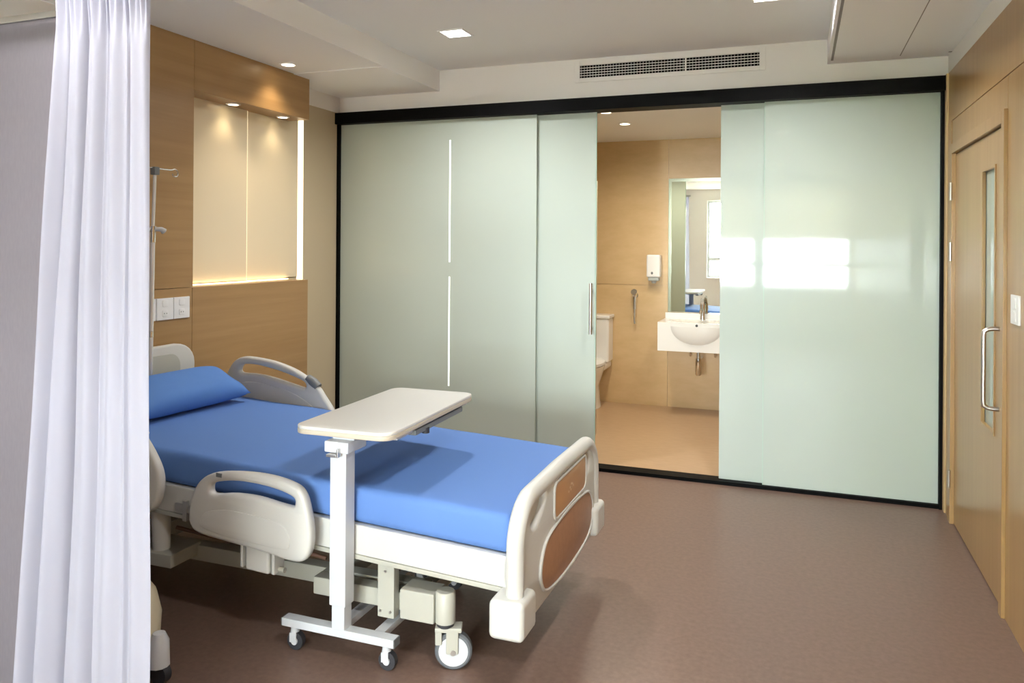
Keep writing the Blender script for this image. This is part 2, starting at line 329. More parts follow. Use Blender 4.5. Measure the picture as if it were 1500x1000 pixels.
tree(-4.2, -9.5, 3.4, 1.5, 'green leafy tree outside the window, mirrored beside the basin')
# ================================================================== GLASS PARTITION
gp = root('glass_partition', (-1.24, YG, 0), label='black framed sliding partition of pale frosted glass panels before the bathroom', cat='partition')
box('top_rail', XL, 0.787, YG - 0.06, YG + 0.09, 2.395, 2.479, BLACK, gp, bev=0.002)
box('side_post', XL, XL + 0.018, YG - 0.03, YG + 0.09, 0, 2.395, BLACK, gp)
box('side_post', 0.762, 0.787, YG - 0.03, YG + 0.09, 0, 2.395, BLACK, gp)
box('floor_track', XL + 0.018, 0.762, YG - 0.02, YG + 0.09, 0.0, 0.022, BLACK, gp)
GLASSM = mat('etched frosted glass', (0.48, 0.545, 0.48), 0.22, 0.4)
def gpane(name, x0, x1, y, m=GLASSW, z0=0.024, z1=2.394):
    return box(name, x0, x1, y, y + 0.012, z0, z1, m, gp)
pA = gpane('fixed_pane', XL + 0.019, -1.69, YG, GLASSM)
pB = gpane('sliding_pane', -2.6, -1.283, YG + 0.035, GLASSM)
pC = gpane('sliding_pane', -0.467, 0.5, YG + 0.035)
pD = gpane('fixed_pane', -0.199, 0.761, YG)
box('pane_edge', -0.2025, -0.1992, YG - 0.0005, YG + 0.0125, 0.024, 2.394, GEDGE, pD)
box('pane_edge', -1.2825, -1.2765, YG + 0.036, YG + 0.046, 0.024, 2.394, GEDGE, pB)
for z0, z1 in ((1.372, 2.246), (0.486, 1.268)):
    box('glow_line', -2.348, -2.338, YG - 0.0015, YG + 0.002, z0, z1, GLOWLINE, pA)  # bright vertical line on the pane, drawn as thin emissive strips
tube('pull_bar', [(-1.300, YG - 0.012, 0.905), (-1.300, YG - 0.012, 1.245)], 0.011, BRUSHED, pB)
for z in (0.95, 1.2): cyl('bar_standoff', (-1.300, YG + 0.010, z), (0, 1, 0), 0.006, 0.046, BRUSHED, pB)
# air grille in the bulkhead
av = root('air_vent', (-0.81, YG, 2.66), label='white air conditioning grille with dark slots above the glass partition', cat='vent')
boxes('vent_frame', [(-1.423, -1.385, YG - 0.012, YG, 2.592, 2.733), (-0.235, -0.197, YG - 0.012, YG, 2.592, 2.733), (-1.385, -0.235, YG - 0.012, YG, 2.592, 2.620), (-1.385, -0.235, YG - 0.012, YG, 2.703, 2.733)], WHITEP, av, bev=0.002)
box('vent_recess', -1.385, -0.235, YG - 0.003, YG - 0.001, 2.62, 2.703, BLACK, av)
for k in range(4): box('blade', -1.385, -0.235, YG - 0.010, YG - 0.006, 2.6335 + k * 0.0170, 2.6375 + k * 0.0170, WHITEP, av)
box('centre_bar', -0.69, -0.682, YG - 0.0125, YG - 0.004, 2.62, 2.703, WHITEP, av)
nb = 58
for k in range(nb): 
    x = -1.375 + k * (1.13 / (nb - 1)); box('louvre', x - 0.0008, x + 0.0008, YG - 0.006, YG - 0.003, 2.62, 2.703, WHITEP, av)
# ================================================================== LAMPS
def square_lamp(x, y, label):
    t = root('ceiling_light', (x, y, 2.75), label=label, cat='light', group='square ceiling lights')
    boxes('lamp_rim', [(x - 0.082, x - 0.07, y - 0.082, y + 0.082, 2.744, 2.75), (x + 0.07, x + 0.082, y - 0.082, y + 0.082, 2.744, 2.75), (x - 0.07, x + 0.07, y - 0.082, y - 0.07, 2.744, 2.75), (x - 0.07, x + 0.07, y + 0.07, y + 0.082, 2.744, 2.75)], CEIL, t)
    box('diffuser', x - 0.07, x + 0.07, y - 0.07, y + 0.07, 2.746, 2.75, LAMPON, t)
    l = area('lamp_light', (x, y, 2.742), (0, 0, 0), 0.14, 0.14, 14, (0.98, 0.98, 1.0), spread=math.radians(150)); l.parent = t; l.location = (0, 0, -0.01)
square_lamp(-1.91, 4.16, 'square lit ceiling light nearer the bed')
square_lamp(-0.15, 4.05, 'square lit ceiling light cut by the top of the picture')
square_lamp(-1.91, 1.2, 'square lit ceiling light above the privacy curtain')
square_lamp(-0.15, 1.2, 'square lit ceiling light above the viewer')
def downlight(x, y, z, label, group, power, col=(1, 0.82, 0.58), r=0.04, cone=110):
    t = root('downlight', (x, y, z), label=label, cat='light', group=group)
    lathe('trim_ring', [(r + 0.012, 0), (r + 0.012, -0.004), (r, -0.006), (r, 0)], (x, y, z), CEIL, t)
    lathe('bulb', [(r * 0.98, 0), (r * 0.98, -0.003), (0.002, -0.0035)], (x, y, z), LAMPW, t)
    l = bpy.data.lights.new('spot', 'SPOT'); l.energy = power; l.color = col; l.spot_size = math.radians(cone); l.spot_blend = 0.8; l.shadow_soft_size = 0.04
    o = bpy.data.objects.new('lamp_light', l); COL.objects.link(o); o.parent = t; o.location = (0, 0, -0.012)
downlight(-2.963, 3.985, 2.605, 'round downlight in the lowered ceiling by the wood panel', None, 8)
downlight(-3.171, 3.74, NZ1, 'round downlight in the niche soffit, nearer the curtain', 'niche downlights', 1.6, r=0.03)
downlight(-3.18, 4.225, NZ1, 'round downlight in the niche soffit, nearer the glass partition', 'niche downlights', 1.6, r=0.03)
downlight(-1.33, 6.2, 2.49, 'round bathroom downlight nearer the rear wall', 'bathroom downlights', 40, (1, 0.90, 0.74), cone=168)
downlight(-1.35, 5.62, 2.49, 'round bathroom downlight nearer the glass partition', 'bathroom downlights', 30, (1, 0.90, 0.74), cone=168)
downlight(-0.3, 6.0, 2.49, 'round bathroom downlight hidden behind the right glass panels', 'bathroom downlights', 30, (1, 0.90, 0.74), cone=168)
# ================================================================== WALL PLATES
def wall_socket(y0, label):
    t = root('wall_socket', (XWD, y0 + 0.056, 1.153), label=label, cat='socket', group='white wall sockets by the bed head')
    box('plate', XWD, XWD + 0.009, y0, y0 + 0.112, 1.097, 1.210, SOCKET, t, bev=0.002)
    for dz in (0.030, -0.022): plate('socket_insert', [rrect(y0 + 0.036, y0 + 0.076, 1.153 + dz - 0.017, 1.153 + dz + 0.017, 0.008)], YZ(XWD + 0.0095), 0.003, SOCKET, t, bev=0.0008)
    for dy in (0.048, 0.064): cyl('pin_hole', (XWD + 0.0112, y0 + dy, 1.131), (1, 0, 0), 0.003, 0.001, GREYP, t, seg=8)
wall_socket(2.958, 'white double socket plate behind the drip pole')
wall_socket(3.075, 'white socket plate, middle of three, on the wood panel')
wall_socket(3.191, 'white socket plate nearest the niche on the wood panel')
sw = root('light_switch', (XP, 3.465, 1.261), label='white light switch plate on the wood wall beside the door', cat='switch')
box('plate', XP - 0.009, XP, 3.41, 3.525, 1.205, 1.318, SOCKET, sw, bev=0.002)
for dz in (0.026, -0.026): box('rocker', XP - 0.012, XP - 0.008, 3.445, 3.49, 1.261 + dz - 0.02, 1.261 + dz + 0.02, SOCKET, sw, bev=0.001)
# ================================================================== BATHROOM THINGS
mr = root('wall_mirror', (-0.77, YB, 0.88), label='tall frameless mirror on the tan wall above the washbasin', cat='mirror')
box('mirror_glass', -1.137, -0.42, YB - 0.006, YB, 0.885, 2.123, MIRROR, mr)
boxes('bevel_edge', [(-1.1375, -1.112, YB - 0.0075, YB - 0.006, 0.885, 2.1235), (-0.445, -0.4195, YB - 0.0075, YB - 0.006, 0.885, 2.1235), (-1.112, -0.445, YB - 0.0075, YB - 0.006, 2.095, 2.1235)], mat('bevelled mirror edge', (0.72, 0.80, 0.68), 0.12, metal=0.85), mr)
wbn = root('washbasin', (-0.82, 7.0, 0.58), label='white rectangular wall hung washbasin with rounded bowl below the mirror', cat='washbasin')
BX0, BX1, BY0 = -1.153, -0.50, 6.78
def basin():
    bm = bmesh.new(); nx, ny = 36, 26; g = []
    cx, cy, rx, ry = (BX0 + BX1) / 2, 7.0, 0.245, 0.165
    for j in range(ny + 1):
        row = []
        for i in range(nx + 1):
            x = BX0 + (BX1 - BX0) * i / nx; y = BY0 + (YB - 0.002 - BY0) * j / ny
            d = ((x - cx) / rx) ** 2 + ((y - cy) / ry) ** 2
            z = 0.832 - (0.12 * (1 - d) ** 0.6 if d < 1 else 0)
            row.append(bm.verts.new((x, y, z)))
        g.append(row)
    for j in range(ny):
        for i in range(nx): bm.faces.new((g[j][i], g[j][i + 1], g[j + 1][i + 1], g[j + 1][i]))
    # skirt faces down to the underside
    bd = [g[0][i] for i in range(nx + 1)] + [g[j][nx] for j in range(1, ny + 1)] + [g[ny][i] for i in range(nx - 1, -1, -1)] + [g[j][0] for j in range(ny - 1, 0, -1)]
    lo = [bm.verts.new((v.co.x, v.co.y, 0.583)) for v in bd]
    k = len(bd)
    for i in range(k): bm.faces.new((bd[i], lo[i], lo[(i + 1) % k], bd[(i + 1) % k]))
    bm.faces.new(lo); bmesh.ops.recalc_face_normals(bm, faces=bm.faces)
    me = bpy.data.meshes.new('basin_body'); bm.to_mesh(me); bm.free(); return finish('basin_body', me, CERAMIC, wbn, smooth=True)
basin()
box('splash_back', BX0, BX1, YB - 0.07, YB - 0.008, 0.825, 0.883, CERAMIC, wbn, bev=0.004)
def bowl():
    bm = bmesh.new(); bmesh.ops.create_uvsphere(bm, u_segments=28, v_segments=16, radius=1.0)
    bmesh.ops.delete(bm, geom=[v for v in bm.verts if v.co.z > 0.02], context='VERTS')
    for v in bm.verts: v.co = Vector((-0.82 + v.co.x * 0.235, 6.80 + v.co.y * 0.06, 0.80 + v.co.z * 0.165))
    me = bpy.data.meshes.new('bowl_front'); bm.to_mesh(me); bm.free(); return finish('bowl_front', me, CERAMIC, wbn, smooth=True)
bowl()
cyl('overflow_hole', (-0.818, BY0 - 0.001, 0.812), (0, 1, 0), 0.011, 0.004, DARK, wbn)
tube('faucet_body', [(-0.81, 7.15, 0.83), (-0.81, 7.15, 0.90), (-0.81, 7.145, 0.965)], [0.026, 0.022, 0.024], CHROME, wbn)
tube('faucet_spout', [(-0.81, 7.14, 0.915), (-0.81, 7.06, 0.93), (-0.81, 7.01, 0.915), (-0.81, 7.00, 0.895)], [0.016, 0.014, 0.013, 0.012], CHROME, wbn, sm=3)
tube('faucet_lever', [(-0.81, 7.15, 0.965), (-0.81, 7.13, 1.00), (-0.81, 7.08, 1.025)], [0.022, 0.014, 0.008], CHROME, wbn, sm=3)
tube('drain_trap', [(-0.828, 7.0, 0.60), (-0.828, 7.0, 0.50), (-0.828, 7.0, 0.499), (-0.828, 7.0, 0.36), (-0.828, 7.0, 0.35)], [0.017, 0.017, 0.028, 0.028, 0.02], CHROME, wbn)
tube('waste_pipe', [(-0.828, 7.0, 0.47), (-0.828, 7.12, 0.48), (-0.828, YB, 0.48)], 0.016, CHROME, wbn)
for x in (-0.92, -0.70):
    tube('stop_valve', [(x, YB, 0.50), (x, 7.18, 0.50), (x, 7.17, 0.53), (x, 7.17, 0.60)], 0.010, CHROME, wbn)
sd = root('soap_dispenser', (-1.262, YB, 1.15), label='white soap dispenser on the tan wall left of the mirror', cat='dispenser')
box('dispenser_body', -1.325, -1.198, YB - 0.105, YB - 0.002, 1.205, 1.415, SOCKET, sd, bev=0.014, seg=3)
box('soap_window', -1.312, -1.212, YB - 0.095, YB - 0.004, 1.172, 1.208, mat('grey translucent plastic', (0.42, 0.46, 0.45), 0.25), sd, bev=0.01)
tube('nozzle', [(-1.262, YB - 0.06, 1.175), (-1.262, YB - 0.06, 1.150)], [0.03, 0.018], mat('grey nozzle', (0.35, 0.38, 0.38), 0.3), sd)
lathe('level_window', [(0.013, 0), (0.013, 0.003), (0.002, 0.004)], (-1.272, YB - 0.106, 1.245), GREYP, sd, axis='Y', sx=0.8)
bs = root('bidet_sprayer', (-1.445, YB, 0.91), label='chrome hand spray hanging on the bathroom wall beside the toilet', cat='sprayer')
cyl('wall_flange', (-1.445, YB - 0.006, 1.03), (0, 1, 0), 0.028, 0.012, CHROME, bs)
tube('holder', [(-1.445, YB, 1.03), (-1.445, YB - 0.05, 1.03)], 0.014, CHROME, bs)
tube('spray_head', [(-1.445, YB - 0.075, 1.065), (-1.445, YB - 0.05, 1.045), (-1.445, YB - 0.045, 1.0), (-1.445, YB - 0.04, 0.90)], [0.030, 0.026, 0.019, 0.017], CHROME, bs, sm=3)
tube('hose_connector', [(-1.445, YB - 0.04, 0.90), (-1.445, YB - 0.04, 0.80), (-1.443, YB - 0.035, 0.765)], [0.010, 0.010, 0.014], CHROME, bs)
# toilet
tl = root('toilet', (-1.84, 6.95, 0), label='white ceramic toilet with cistern partly hidden by the sliding glass', cat='toilet')
box('cistern', -2.03, -1.655, 7.06, YB - 0.004, 0.40, 0.815, CERAMIC, tl, bev=0.02, seg=3)
box('cistern_lid', -2.04, -1.645, 7.05, YB - 0.002, 0.812, 0.846, CERAMIC, tl, bev=0.01, seg=3)
def loft(name, rings, m, parent):
    bm = bmesh.new(); R_ = []
    for cx, cy, rx, ry, z in rings:
        R_.append([bm.verts.new((cx + rx * math.cos(2 * math.pi * k / 28), cy + ry * math.sin(2 * math.pi * k / 28), z)) for k in range(28)])
    for a, b in zip(R_, R_[1:]):
        for k in range(28): bm.faces.new((a[k], a[(k + 1) % 28], b[(k + 1) % 28], b[k]))
    bm.faces.new(R_[0][::-1]); bm.faces.new(R_[-1]); bmesh.ops.recalc_face_normals(bm, faces=bm.faces)
    me = bpy.data.meshes.new(name); bm.to_mesh(me); bm.free(); return finish(name, me, m, parent, smooth=True)
loft('bowl', [(-1.84, 6.98, 0.125, 0.235, 0.0), (-1.84, 6.98, 0.115, 0.225, 0.06), (-1.84, 6.96, 0.11, 0.22, 0.2), (-1.84, 6.90, 0.16, 0.27, 0.32), (-1.84, 6.87, 0.185, 0.30, 0.39), (-1.84, 6.87, 0.185, 0.30, 0.405)], CERAMIC, tl)
box('bowl_shelf', -2.01, -1.67, 6.95, YB - 0.006, 0.34, 0.408, CERAMIC, tl, bev=0.02)
loft('seat_lid', [(-1.84, 6.86, 0.18, 0.295, 0.407), (-1.84, 6.86, 0.19, 0.305, 0.412), (-1.84, 6.86, 0.19, 0.305, 0.435), (-1.84, 6.86, 0.17, 0.285, 0.447)], SOCKET, tl)
lathe('flush_button', [(0.022, 0), (0.022, 0.005), (0.002, 0.006)], (-1.84, 7.15, 0.846), CHROME, tl)
# shower screen, seen edge on
ss = root('shower_screen', (-1.49, 5.7, 0), label='frosted shower screen seen edge on just inside the bathroom', cat='screen')
box('screen_glass', -1.515, -1.505, 5.35, 6.0, 0.20, 2.01, GLASSW, ss)
for y in (5.36, 5.955): box('screen_post', -1.522, -1.498, y, y + 0.03, 0, 0.20, BRUSHED, ss)
# ================================================================== BED
BED_SIZE = 1.025; BED_AT = Vector((-0.9225, 2.419, 0.3725))
def TS(p): return BED_AT + BED_SIZE * (Vector(p) - Vector((-0.9, 2.36, 0.4)))
def T(p): return TS((p.x, p.y, p.z + 0.052 * (-0.9 - p.x)))      # the platform slopes gently up to the head
bed = root('hospital_bed', (-1.95, 2.84, 0), label='ivory hospital bed with moulded side rails and brown footboard panels', cat='bed')
BYN, BYF = 2.39, 3.33
# platform frame
boxes('platform_frame', [(-2.89, -0.862, BYN, BYN + 0.035, 0.362, 0.468), (-2.89, -0.862, BYF - 0.035, BYF, 0.362, 0.468), (-2.89, -2.85, BYN, BYF, 0.37, 0.46), (-0.93, -0.89, BYN, BYF, 0.37, 0.46)], PLASTIC, bed, bev=0.006, fn=T)
boxes('platform_lip', [(-2.89, -0.90, BYN - 0.002, BYN + 0.05, 0.345, 0.362), (-2.89, -0.90, BYF - 0.05, BYF + 0.002, 0.345, 0.362)], PLASTIC2, bed, bev=0.003, fn=T)
for x in (-2.7, -2.25, -1.8, -1.35): box('cross_member', x - 0.03, x + 0.03, BYN + 0.035, BYF - 0.035, 0.38, 0.43, PLASTIC2, bed, fn=T)
box('deck_board', -2.85, -0.93, BYN + 0.036, BYF - 0.036, 0.440, 0.462, GREYP, bed, fn=T)
# footboard
fb_out = [(2.335, 0.25), (2.335, 0.52)] + [(2.335 + 0.14 * (1 - math.cos(a)), 0.52 + 0.142 * math.sin(a)) for a in [math.radians(d) for d in range(10, 91, 10)]] + [(2.84, 0.668)] + [(3.345 - 0.14 * (1 - math.cos(a)), 0.52 + 0.142 * math.sin(a)) for a in [math.radians(d) for d in range(90, 9, -10)]] + [(3.345, 0.52), (3.345, 0.25), (3.25, 0.235), (2.84, 0.228), (2.43, 0.235)]
gripN = smooth_loop([(2.455, 0.555), (2.46, 0.62), (2.53, 0.635), (2.61, 0.635), (2.615, 0.595), (2.55, 0.552), (2.50, 0.535)], 4)
gripF = [(5.68 - a, b) for a, b in [(p[0], p[1]) for p in gripN]][::-1]
fbd = plate('footboard', [fb_out, [tuple(p) for p in gripN], [tuple(p) for p in gripF]], YZ(-0.853), 0.034, PLASTIC, bed, bev=0.012, fn=TS)
rim = [(p[0], p[1]) for p in fb_out]
def inset(lp, d, c=(2.84, 0.45)):
    return [(c[0] + (p[0] - c[0]) * (1 - d / abs(p[0] - c[0] + 1e-6)) if abs(p[0] - c[0]) > d else c[0] + (p[0] - c[0]) * 0.2, c[1] + (p[1] - c[1]) * (1 - d / 0.215)) for p in lp]
arch = [(2.335, 0.37), (2.335, 0.52)] + fb_out[2:-6] + [(3.345, 0.52), (3.345, 0.37)]
tube('footboard_rim', [(-0.853, p[0] + (0.012 if p[0] < 2.84 else -0.012), p[1] - 0.012) for p in arch], 0.030, PLASTIC, fbd, seg=14, fn=TS)
plate('upper_panel', [rrect(2.715, 3.145, 0.492, 0.618, 0.03)], YZ(-0.835), 0.006, PANELT, fbd, bev=0.002, fn=TS)
oval = smooth_loop([(2.555, 0.36), (2.60, 0.435), (2.70, 0.462), (2.91, 0.470), (3.12, 0.462), (3.22, 0.435), (3.262, 0.36), (3.225, 0.292), (3.12, 0.262), (2.91, 0.252), (2.70, 0.262), (2.59, 0.292)], 4)
plate('lower_panel', [oval], YZ(-0.835), 0.006, PANELB, fbd, bev=0.002, fn=TS)
def ring(lp, g, cen):
    out = []
    for p in lp:
        v = Vector((p[0] - cen[0], p[1] - cen[1])); out.append((cen[0] + v.x + v.normalized().x * g, cen[1] + v.y + v.normalized().y * g))
    return out
plate('panel_rim', [ring(oval, 0.016, (2.91, 0.36)), oval], YZ(-0.834), 0.014, PLASTIC, fbd, bev=0.004, fn=TS)
up_lp = rrect(2.715, 3.145, 0.492, 0.618, 0.03)
plate('panel_rim', [rrect(2.703, 3.157, 0.480, 0.630, 0.04), up_lp], YZ(-0.834), 0.010, PLASTIC, fbd, bev=0.003, fn=TS)
plate('grip_recess', [[tuple(p) for p in gripN]], YZ(-0.863), 0.006, PLASTIC, fbd, bev=0.001, fn=TS)
plate('grip_recess', [[tuple(p) for p in gripF]], YZ(-0.863), 0.006, PLASTIC, fbd, bev=0.001, fn=TS)
# raised dots of the little emblem on the upper panel
for k, (dy, dz) in enumerate(((-0.03, -0.012), (-0.012, 0.0), (0.004, 0.010), (0.02, 0.006), (0.034, -0.004), (0.0, -0.012))):
    box('emblem_mark', -0.8325, -0.8315, 2.925 + dy - 0.005, 2.925 + dy + 0.005, 0.553 + dz - 0.004, 0.553 + dz + 0.004, mat('pale emblem print', (0.62, 0.45, 0.28), 0.5), fbd, fn=TS)
for ya, yb in ((2.288, 2.43), (3.25, 3.392)):
    box('corner_bumper', -0.925, -0.805, ya, yb, 0.238, 0.365, PLASTIC, fbd, bev=0.02, seg=4, fn=TS)
# headboard
hb_out = [(2.40, 0.46), (2.38, 0.86)] + [(2.38 + 0.13 * (1 - math.cos(a)), 0.86 + 0.11 * math.sin(a)) for a in [math.radians(d) for d in range(15, 91, 15)]] + [(3.17, 0.972)] + [(3.30 - 0.13 * (1 - math.cos(a)), 0.86 + 0.11 * math.sin(a)) for a in [math.radians(d) for d in range(75, 0, -15)]] + [(3.30, 0.86), (3.29, 0.46)]
hbd = plate('headboard', [hb_out], YZ(-3.055), 0.036, PLASTIC, bed, bev=0.012)
plate('headboard_panel', [rrect(2.50, 3.19, 0.60, 0.925, 0.07)], YZ(-3.036), 0.004, PLASTIC2, hbd, bev=0.0015)
for y in (2.62, 3.08): box('headboard_bracket', -3.045, -2.955, y, y + 0.06, 0.465, 0.53, PLASTIC2, bed, bev=0.004)
box('pole_socket', -3.034, -2.964, 2.92, 2.99, 0.462, 0.489, PLASTIC2, bed, bev=0.004)
# side rails
rail = [(-2.153, 0.404), (-2.142, 0.474), (-2.114, 0.529), (-2.072, 0.567), (-2.01, 0.589), (-1.927, 0.603), (-1.833, 0.611), (-1.748, 0.609), (-1.677, 0.596), (-1.645, 0.575), (-1.626, 0.536), (-1.609, 0.459), (-1.609, 0.395), (-1.624, 0.35), (-1.656, 0.327), (-1.713, 0.324), (-1.778, 0.33), (-1.885, 0.336), (-2.007, 0.34), (-2.106, 0.347), (-2.142, 0.366)]
hole = [(-2.054, 0.520), (-2.037, 0.546), (-1.947, 0.568), (-1.846, 0.574), (-1.748, 0.568), (-1.685, 0.553), (-1.676, 0.532), (-1.690, 0.517), (-1.741, 0.517), (-1.846, 0.525), (-1.947, 0.519), (-2.037, 0.503)]
insetp = [(-2.085, 0.376), (-2.092, 0.40), (-2.064, 0.436), (-1.981, 0.458), (-1.899, 0.462), (-1.792, 0.460), (-1.727, 0.448), (-1.698, 0.421), (-1.694, 0.385), (-1.72, 0.362), (-1.871, 0.361), (-1.98, 0.362)]
def side_rail(y, s, dx=0.0, flip=False, name='side_rail'):
    f = (lambda l: [(-(p[0] + 1.88) - 1.88 + dx, p[1]) for p in l][::-1]) if flip else (lambda l: [(p[0] + dx, p[1]) for p in l])
    r = plate(name, [smooth_loop(f(rail), 4), smooth_loop(f(hole), 4)], XZ(y), 0.042, PLASTIC, bed, bev=0.014, fn=T)
    plate('raised_panel', [smooth_loop(f(insetp), 4)], XZ(y + s * 0.020), 0.008, PLASTIC, r, bev=0.003, fn=T)
    return r
r1 = side_rail(2.325, -1)
box('rail_badge', -2.02, -1.995, 2.3025, 2.306, 0.574, 0.589, GREYP, r1, fn=T)
r2 = plate('side_rail', [smooth_loop([(-2.293, 0.482), (-2.300, 0.545), (-2.331, 0.60), (-2.38, 0.66), (-2.46, 0.74), (-2.56, 0.79), (-2.70, 0.80), (-2.80, 0.77), (-2.86, 0.70), (-2.875, 0.55), (-2.85, 0.42), (-2.78, 0.37), (-2.55, 0.365), (-2.37, 0.376), (-2.315, 0.41)], 4), smooth_loop([(-2.40, 0.675), (-2.47, 0.735), (-2.56, 0.762), (-2.70, 0.768), (-2.77, 0.74), (-2.78, 0.71), (-2.69, 0.712), (-2.57, 0.705), (-2.45, 0.68)], 4)], XZ(2.325), 0.042, PLASTIC, bed, bev=0.014, fn=T)
far_out = [(-2.872, 0.60), (-2.872, 0.676), (-2.854, 0.722), (-2.818, 0.77), (-2.774, 0.795), (-2.712, 0.803), (-2.58, 0.797), (-2.452, 0.771), (-2.36, 0.733), (-2.293, 0.69), (-2.255, 0.645), (-2.205, 0.58), (-2.19, 0.50), (-2.21, 0.42), (-2.28, 0.38), (-2.50, 0.37), (-2.75, 0.375), (-2.84, 0.42), (-2.87, 0.50)]
far_hole = [(-2.782, 0.735), (-2.756, 0.760), (-2.667, 0.765), (-2.537, 0.751), (-2.427, 0.728), (-2.372, 0.708), (-2.372, 0.680), (-2.452, 0.690), (-2.58, 0.710), (-2.684, 0.716), (-2.773, 0.713)]
r3 = plate('side_rail', [smooth_loop(far_out, 4), smooth_loop(far_hole, 4)], XZ(3.36), 0.042, PLASTIC, bed, bev=0.014, fn=T)
plate('raised_panel', [smooth_loop([(-2.80, 0.50), (-2.80, 0.62), (-2.74, 0.67), (-2.60, 0.672), (-2.45, 0.65), (-2.33, 0.60), (-2.28, 0.54), (-2.28, 0.46), (-2.35, 0.43), (-2.70, 0.43)], 4)], XZ(3.340), 0.008, PLASTIC, r3, bev=0.003, fn=T)
tube('grip_cover', [(-2.365, 3.36, 0.731), (-2.33, 3.36, 0.712), (-2.30, 3.36, 0.690)], [0.021, 0.025, 0.023], GREYP, r3, fn=T)
def bracket(x0, x1, yy, s):
    b = box('rail_bracket', x0, x1, min(yy, yy + s * 0.07), max(yy, yy + s * 0.07), 0.245, 0.345, PLASTIC, bed, bev=0.01, seg=3, fn=T)
    tube('hinge_pin', [(x0 - 0.02, yy + s * 0.03, 0.262), (x1 + 0.05, yy + s * 0.03, 0.262)], 0.010, PLASTIC2, b, fn=T)
    for xa, xb in ((x1 + 0.012, x1 + 0.026), (x0 - 0.022, x0 - 0.010)): box('hinge_cheek', xa, xb, yy, yy + 0.06, 0.25, 0.342, PLASTIC, b, bev=0.004, fn=T)
bracket(-1.905, -1.80, 2.325, 1); bracket(-2.65, -2.55, 2.325, 1); bracket(-2.60, -2.50, 3.29, 1)
# latch fittings on the near frame side, between the rails
boxes('latch', [(-2.29, -2.20, 2.380, 2.392, 0.375, 0.405), (-2.245, -2.225, 2.373, 2.39, 0.345, 0.425)], mat('zinc fitting', (0.45, 0.44, 0.42), 0.4, metal=0.6), bed, bev=0.003, fn=T)
# chassis
boxes('base_beam', [(-2.72, -1.30, 2.60, 2.66, 0.155, 0.222), (-2.72, -1.30, 3.04, 3.10, 0.155, 0.222)], PLASTIC2, bed, bev=0.006)
box('head_crossbar', -2.78, -2.66, 2.42, 3.27, 0.160, 0.235, PLASTIC2, bed, bev=0.008)
box('lift_plinth', -2.56, -2.375, 2.45, 2.62, 0.178, 0.232, PLASTIC2, bed, bev=0.005)
boxes('near_beam', [(-1.74, -1.17, 2.515, 2.575, 0.155, 0.222), (-1.335, -1.2, 2.46, 2.56, 0.155, 0.262)], PLASTIC2, bed, bev=0.006)
boxes('far_beam', [(-1.74, -1.17, 3.22, 3.28, 0.155, 0.222), (-1.29, -1.155, 3.21, 3.29, 0.155, 0.255)], PLASTIC2, bed, bev=0.006)
box('foot_crossbar', -1.74, -1.67, 2.576, 3.22, 0.156, 0.222, PLASTIC2, bed, bev=0.006); box('foot_crossbar', -1.34, -1.28, 2.561, 3.21, 0.16, 0.218, PLASTIC2, bed, bev=0.006)
for x, y, z1 in ((-1.40, 2.474, 0.37), (-1.40, 3.281, 0.37)):
    lp = box('lift_plate', x - 0.034, x + 0.034, y, y + 0.04, 0.14, z1, PLASTIC2, bed, bev=0.004)
    for dx, z in ((-0.02, 0.165), (0.02, 0.165), (0, 0.31)): cyl('bolt', (x + dx, y - 0.001, z), (0, 1, 0), 0.005, 0.006, BRUSHED, lp, seg=8)
for x, y in ((-2.47, 2.50), (-2.47, 3.14)):
    tube('lift_leg', [(x, y, 0.23), (x - 0.01, y, 0.45)], [0.035, 0.042], PLASTIC, bed)
tube('actuator', [(-2.30, 2.84, 0.25), (-1.45, 2.84, 0.36)], 0.03, GREYP, bed)
tube('actuator', [(-1.55, 2.70, 0.27), (-1.05, 2.72, 0.37)], 0.022, GREYP, bed)
tube('cable', [(-2.45, 2.56, 0.30), (-2.2, 2.60, 0.265), (-1.95, 2.6, 0.28), (-1.75, 2.62, 0.25)], 0.008, mat('brown cable', (0.16, 0.08, 0.05), 0.5), bed, sm=5)
def castor(x, y, ztop, ang):
    c = tube('castor', [(x, y, 0.165), (x, y, 0.268), (x, y, 0.274)], [0.036, 0.036, 0.031], PLASTIC2, bed, seg=20)
    ca, sa = math.cos(ang), math.sin(ang)
    def rt(p): return Vector((x + (p.x - x) * ca - (p.y - y) * sa, y + (p.x - x) * sa + (p.y - y) * ca, p.z))
    lathe('swivel_ring', [(0.03, 0.150), (0.03, 0.165)], (x, y, 0), DARK, c)
    o = boxes('fork', [(x - 0.035, x + 0.06, y - 0.028, y + 0.028, 0.135, 0.152), (x + 0.005, x + 0.048, y - 0.028, y - 0.021, 0.06, 0.14), (x + 0.005, x + 0.048, y + 0.021, y + 0.028, 0.06, 0.14), (x - 0.034, x - 0.01, y - 0.026, y + 0.026, 0.09, 0.14)], PLASTIC2, c, bev=0.004, fn=rt)
    w = Vector((x + 0.03, y, 0.0)); w = rt(w); ax = (-sa, ca, 0)
    tw = tube('tyre', [w + Vector((0, 0, 0.066)) - Vector(ax) * 0.018, w + Vector((0, 0, 0.066)) - Vector(ax) * 0.012, w + Vector((0, 0, 0.066)) + Vector(ax) * 0.012, w + Vector((0, 0, 0.066)) + Vector(ax) * 0.018], [0.060, 0.066, 0.066, 0.060], TYRE, c, seg=32)
    cyl('wheel_disc', w + Vector((0, 0, 0.066)), ax, 0.052, 0.0385, WSTEEL, c, seg=32)
    cyl('axle', w + Vector((0, 0, 0.066)), ax, 0.010, 0.06, BRUSHED, c, seg=12)
